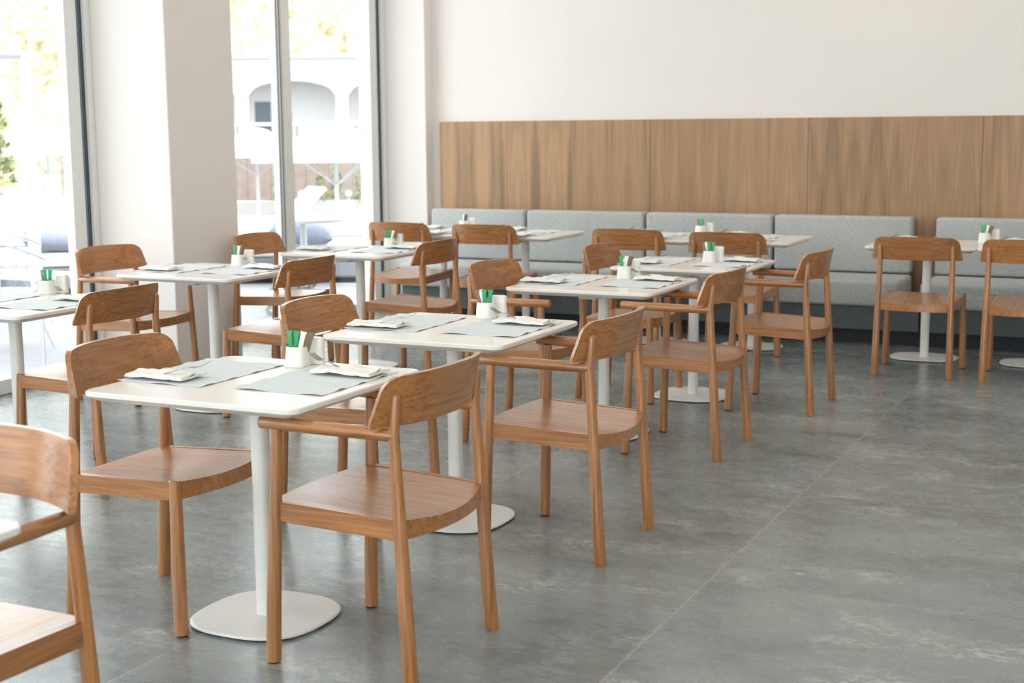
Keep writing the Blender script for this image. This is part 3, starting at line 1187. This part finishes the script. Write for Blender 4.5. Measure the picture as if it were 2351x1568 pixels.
PLN = ['leftmost young plant', 'second young plant', 'middle young plant', 'fourth young plant', 'rightmost young plant']
for (x, y, h), nm in zip(((-16.3, 23.5, .5), (-15.55, 23.85, .55), (-15.25, 23.98, .7), (-14.8, 24.15, .55), (-14.2, 24.4, .75)), PLN):
    bush('young_plant', nm + ' in the planter wall outside the far window', 'plant', (x, y, .08), .16, h, 120, 'leaf', 'young plants in the planter wall', .045)
bush('flowering_plant', 'white flowering plant low outside the far window', 'plant', (-6.55, 9.62, -.02), .25, .42, 420, 'flower', None, .035)
t = thing('small_tree', 'small green tree at the left edge, outside beyond the pergola post', 'tree', (-15.3, 15.0, -.95))
obj('trunk', T([((0, 0, 0), .05), ((.05, 0, 1.0), .04), ((0, .04, 1.9), .03)], seg=10), 'timber_pale', t)
cr = bush('crown', 'x', 'x', (0, 0, 1.7), .42, 1.2, 520, 'leaf', None, .075)
cr.parent = t
del cr['label']; del cr['category']
for x, y, nm in ((-15.95, 23.78, 'left'), (-15.02, 24.05, 'right')):
    t = thing('garden_lamp', nm + ' small white globe lamp in front of the planter wall', 'lamp', (x, y, .08), 0, 'globe lamps by the planter')
    obj('post', T([((0, 0, 0), .015), ((0, 0, .08), .015)], seg=8), 'outdoor_white', t)
    bm = bmesh.new(); bmesh.ops.create_uvsphere(bm, u_segments=16, v_segments=10, radius=.07, matrix=Matrix.Translation((0, 0, .14)))
    obj('globe', bm, 'outdoor_white', t, 60)


def parasol(loc, half, z_edge, z_top, rot, label, vent):
    t = thing('parasol', label, 'parasol', loc, rot, 'white parasols outside')
    g = -.95 - loc[2]
    obj('pole', T([((0, 0, 0), .035), ((0, 0, z_top - .05), .03)], seg=12), 'outdoor_white', t)
    bm = bmesh.new()
    ze, zt = z_edge, z_top
    n = 8
    ring = lambda f, z: [(half * f * a, half * f * b, z) for a, b in ((1, 1), (0, 1.0), (-1, 1), (-1.0, 0), (-1, -1), (0, -1.0), (1, -1), (1.0, 0))]
    loft(bm, [ring(1, ze - .09), ring(1.0, ze), ring(.72, ze + (zt - ze) * .30), ring(.42, ze + (zt - ze) * .62), ring(.18, ze + (zt - ze) * .88), ring(.16, ze + (zt - ze) * .86), ring(.42, ze + (zt - ze) * .60), ring(.72, ze + (zt - ze) * .28), ring(.985, ze - .01), ring(.985, ze - .09)], cap=False)
    obj('canopy', bm, 'canvas', t, 20)
    bm = bmesh.new()
    loft(bm, [ring(.24, ze + (zt - ze) * .85), ring(.20, zt - .02), ring(.10, zt + .02), ring(.02, zt + .03)])
    obj('vent', bm, 'canvas', t, 50)
    for k in range(4):
        a = PI / 4 + k * PI / 2
        obj('strut', T([((0, 0, ze - .45), .014), ((half * .75 * math.cos(a), half * .75 * math.sin(a), ze + .03), .012)], seg=8), 'outdoor_white', t)
    return t


parasol((-11.45, 18.0, -.95), 1.05, 2.05, 2.52, math.radians(25), 'large white parasol outside, behind the right-hand pane', 1)
parasol((-15.5, 21.7, -.36), 1.15, 1.45, 1.85, math.radians(35), 'white parasol farther off, just right of the white column', 1)
parasol((-17.5, 18.5, -.95), 1.4, 2.15, 2.55, math.radians(20), 'white parasol seen through the left window', 1)


def lounger(loc, rot, label):
    t = thing('sun_lounger', label, 'sun lounger', loc, rot, 'white sun loungers outside')
    obj('frame', B(0, 1.9, -.32, .32, .22, .28, bevel=.01), 'outdoor_white', t)
    for x in (.1, 1.8):
        for y in (-.28, .28):
            obj('leg', B(x - .025, x + .025, y - .025, y + .025, 0, .22), 'outdoor_white', t)
    bm = B(0, 1.25, -.31, .31, .28, .36, bevel=.02)
    obj('mattress', bm, 'canvas', t)
    bm = B(0, .75, -.31, .31, 0, .07, bevel=.02)
    bmesh.ops.rotate(bm, verts=bm.verts, cent=(0, 0, 0), matrix=Matrix.Rotation(-math.radians(42), 3, 'Y'))
    bmesh.ops.translate(bm, verts=bm.verts, vec=(1.22, 0, .31))
    obj('back_section', bm, 'canvas', t)


lounger((-14.6, 19.5, -.36), math.radians(62), 'white sun lounger with raised back, left one beside the mullion')
lounger((-13.2, 20.15, -.36), math.radians(62), 'white sun lounger with raised back, right one behind the parasol pole')

t = thing('outdoor_table', 'round white outdoor table just outside the far window', 'table', (-6.98, 10.42, -.02))
obj('tabletop', T([((0, 0, .70), .50), ((0, 0, .725), .50)], seg=48), 'outdoor_white', t)
obj('pedestal', T([((0, 0, .02), .03), ((0, 0, .70), .03)], seg=16), 'outdoor_white', t)
obj('base', T([((0, 0, 0), .22), ((0, 0, .02), .22)], seg=32), 'outdoor_white', t)


def pillow_mesh(hx, hy, hz):
    bm = bmesh.new()
    n = 14
    grid = {}
    for sgn in (1, -1):
        for i in range(n + 1):
            for j in range(n + 1):
                a = -1 + 2 * i / n; b = -1 + 2 * j / n
                edge = (1 - a ** 4) * (1 - b ** 4)
                if sgn == -1 and (i in (0, n) or j in (0, n)):
                    grid[(sgn, i, j)] = grid[(1, i, j)]
                else:
                    k = 1 - .10 * (1 - abs(b) ** 2) * abs(a) ** 6 * 0
                    grid[(sgn, i, j)] = bm.verts.new((a * hx * (1 - .12 * (1 - b * b)), b * hy * (1 - .12 * (1 - a * a)), sgn * hz * edge ** .45))
        for i in range(n):
            for j in range(n):
                q = [grid[(sgn, i, j)], grid[(sgn, i + 1, j)], grid[(sgn, i + 1, j + 1)], grid[(sgn, i, j + 1)]]
                bm.faces.new(q if sgn == 1 else q[::-1])
    return bm


def sofa(loc, rot, L, label):
    t = thing('outdoor_sofa', label, 'sofa', loc, rot, 'white outdoor sofas')
    obj('sofa_base', B(-L / 2, L / 2, -.4, .4, .06, .26, bevel=.02), 'sofa_base', t)
    obj('seat_cushion', B(-L / 2, L / 2, -.42, .40, .262, .40, bevel=.04), 'canvas', t, 40)
    obj('backrest', B(-L / 2, L / 2, .32, .44, .40, .62, bevel=.04), 'canvas', t, 40)
    for sx in (-1, 1):
        obj('foot', B(sx * (L / 2 - .1) - .03, sx * (L / 2 - .1) + .03, -.3, -.24, 0, .06), 'outdoor_white', t)


sofa((-7.95, 11.9, -.02), math.radians(26), 2.4, 'white outdoor sofa behind the round table, seen through the far window')
sofa((-9.6, 10.1, -.02), math.radians(40), 2.2, 'white outdoor sofa seen through the left window, behind the wire chairs')
pw = obj('outdoor_pillow', pillow_mesh(.32, .26, .10), 'cushion_blue', None, 60)
pw.location = (-7.72, 11.5, .50); pw.rotation_euler = (.15, .1, math.radians(30))
tag(pw, 'blue-grey pillow on the sofa behind the round table', 'pillow', 'blue-grey outdoor pillows')
p2 = pw.copy(); COL.objects.link(p2); p2.location = (-9.38, 9.98, .50); p2.rotation_euler = (.15, .1, math.radians(45))
p2['label'] = 'blue-grey pillow on the sofa in the left window'


def wire_chair(loc, rot, label):
    t = thing('wire_chair', label, 'chair', loc, rot, 'white wire lounge chairs')
    bm = bmesh.new()
    # tub shell of bent wires, opening to +x
    for k in range(13):
        a = math.radians(60 + 240 * k / 12)
        top = .62 + .18 * (math.cos((k - 6) / 6 * PI / 2))
        c, s = math.cos(a), math.sin(a)
        tube(bm, [((.12 * c, .12 * s, .36), .004), ((.26 * c, .26 * s, .39), .004), ((.31 * c, .31 * s, .50), .004), ((.34 * c, .34 * s, top), .004)], seg=6)
    rim = []
    for k in range(13):
        a = math.radians(60 + 240 * k / 12)
        rim.append(((.34 * math.cos(a), .34 * math.sin(a), .62 + .18 * math.cos((k - 6) / 6 * PI / 2)), .008))
    tube(bm, rim, seg=8)
    obj('wire_shell', bm, 'outdoor_white', t, 60)
    obj('seat_pad', T([((0, 0, .355), .24), ((0, 0, .40), .24)], seg=24), 'canvas', t, 50)
    for sx in (-1, 1):
        for sy in (-1, 1):
            obj('leg', T([((sx * .14, sy * .14, .36), .008), ((sx * .24, sy * .24, 0), .008)], seg=8), 'outdoor_white', t)


wire_chair((-8.35, 8.35, -.02), math.radians(60), 'white wire tub chair outside the left window, farther of the two')
wire_chair((-7.35, 7.25, -.02), math.radians(75), 'white wire tub chair outside the left window, nearer of the two')
t = thing('patio_side_table', 'slim white metal side table outside the left window', 'table', (-6.75, 7.0, -.02))
obj('tabletop', B(-.22, .22, -.22, .22, .54, .56, bevel=.005), 'outdoor_white', t)
for sx in (-1, 1):
    for sy in (-1, 1):
        obj('leg', T([((sx * .19, sy * .19, .54), .009), ((sx * .21, sy * .21, 0), .009)], seg=8), 'outdoor_white', t)
t = thing('pergola', 'white metal pergola seen through the left window', 'pergola', (-8.9, 9.2, -.02))
for x, y in ((0, 0), (-3.6, 1.2), (-2.2, -3.2)):
    obj('post', B(x - .035, x + .035, y - .035, y + .035, 0, 2.12), 'outdoor_white', t)
bm = tube(bmesh.new(), [((0, 0, 2.12), .035), ((-2.2, -3.2, 2.12), .035)], seg=4)
obj('beam', bm, 'outdoor_white', t)
obj('beam', tube(bmesh.new(), [((0, 0, 2.12), .035), ((-3.6, 1.2, 2.12), .035)], seg=4), 'outdoor_white', t)
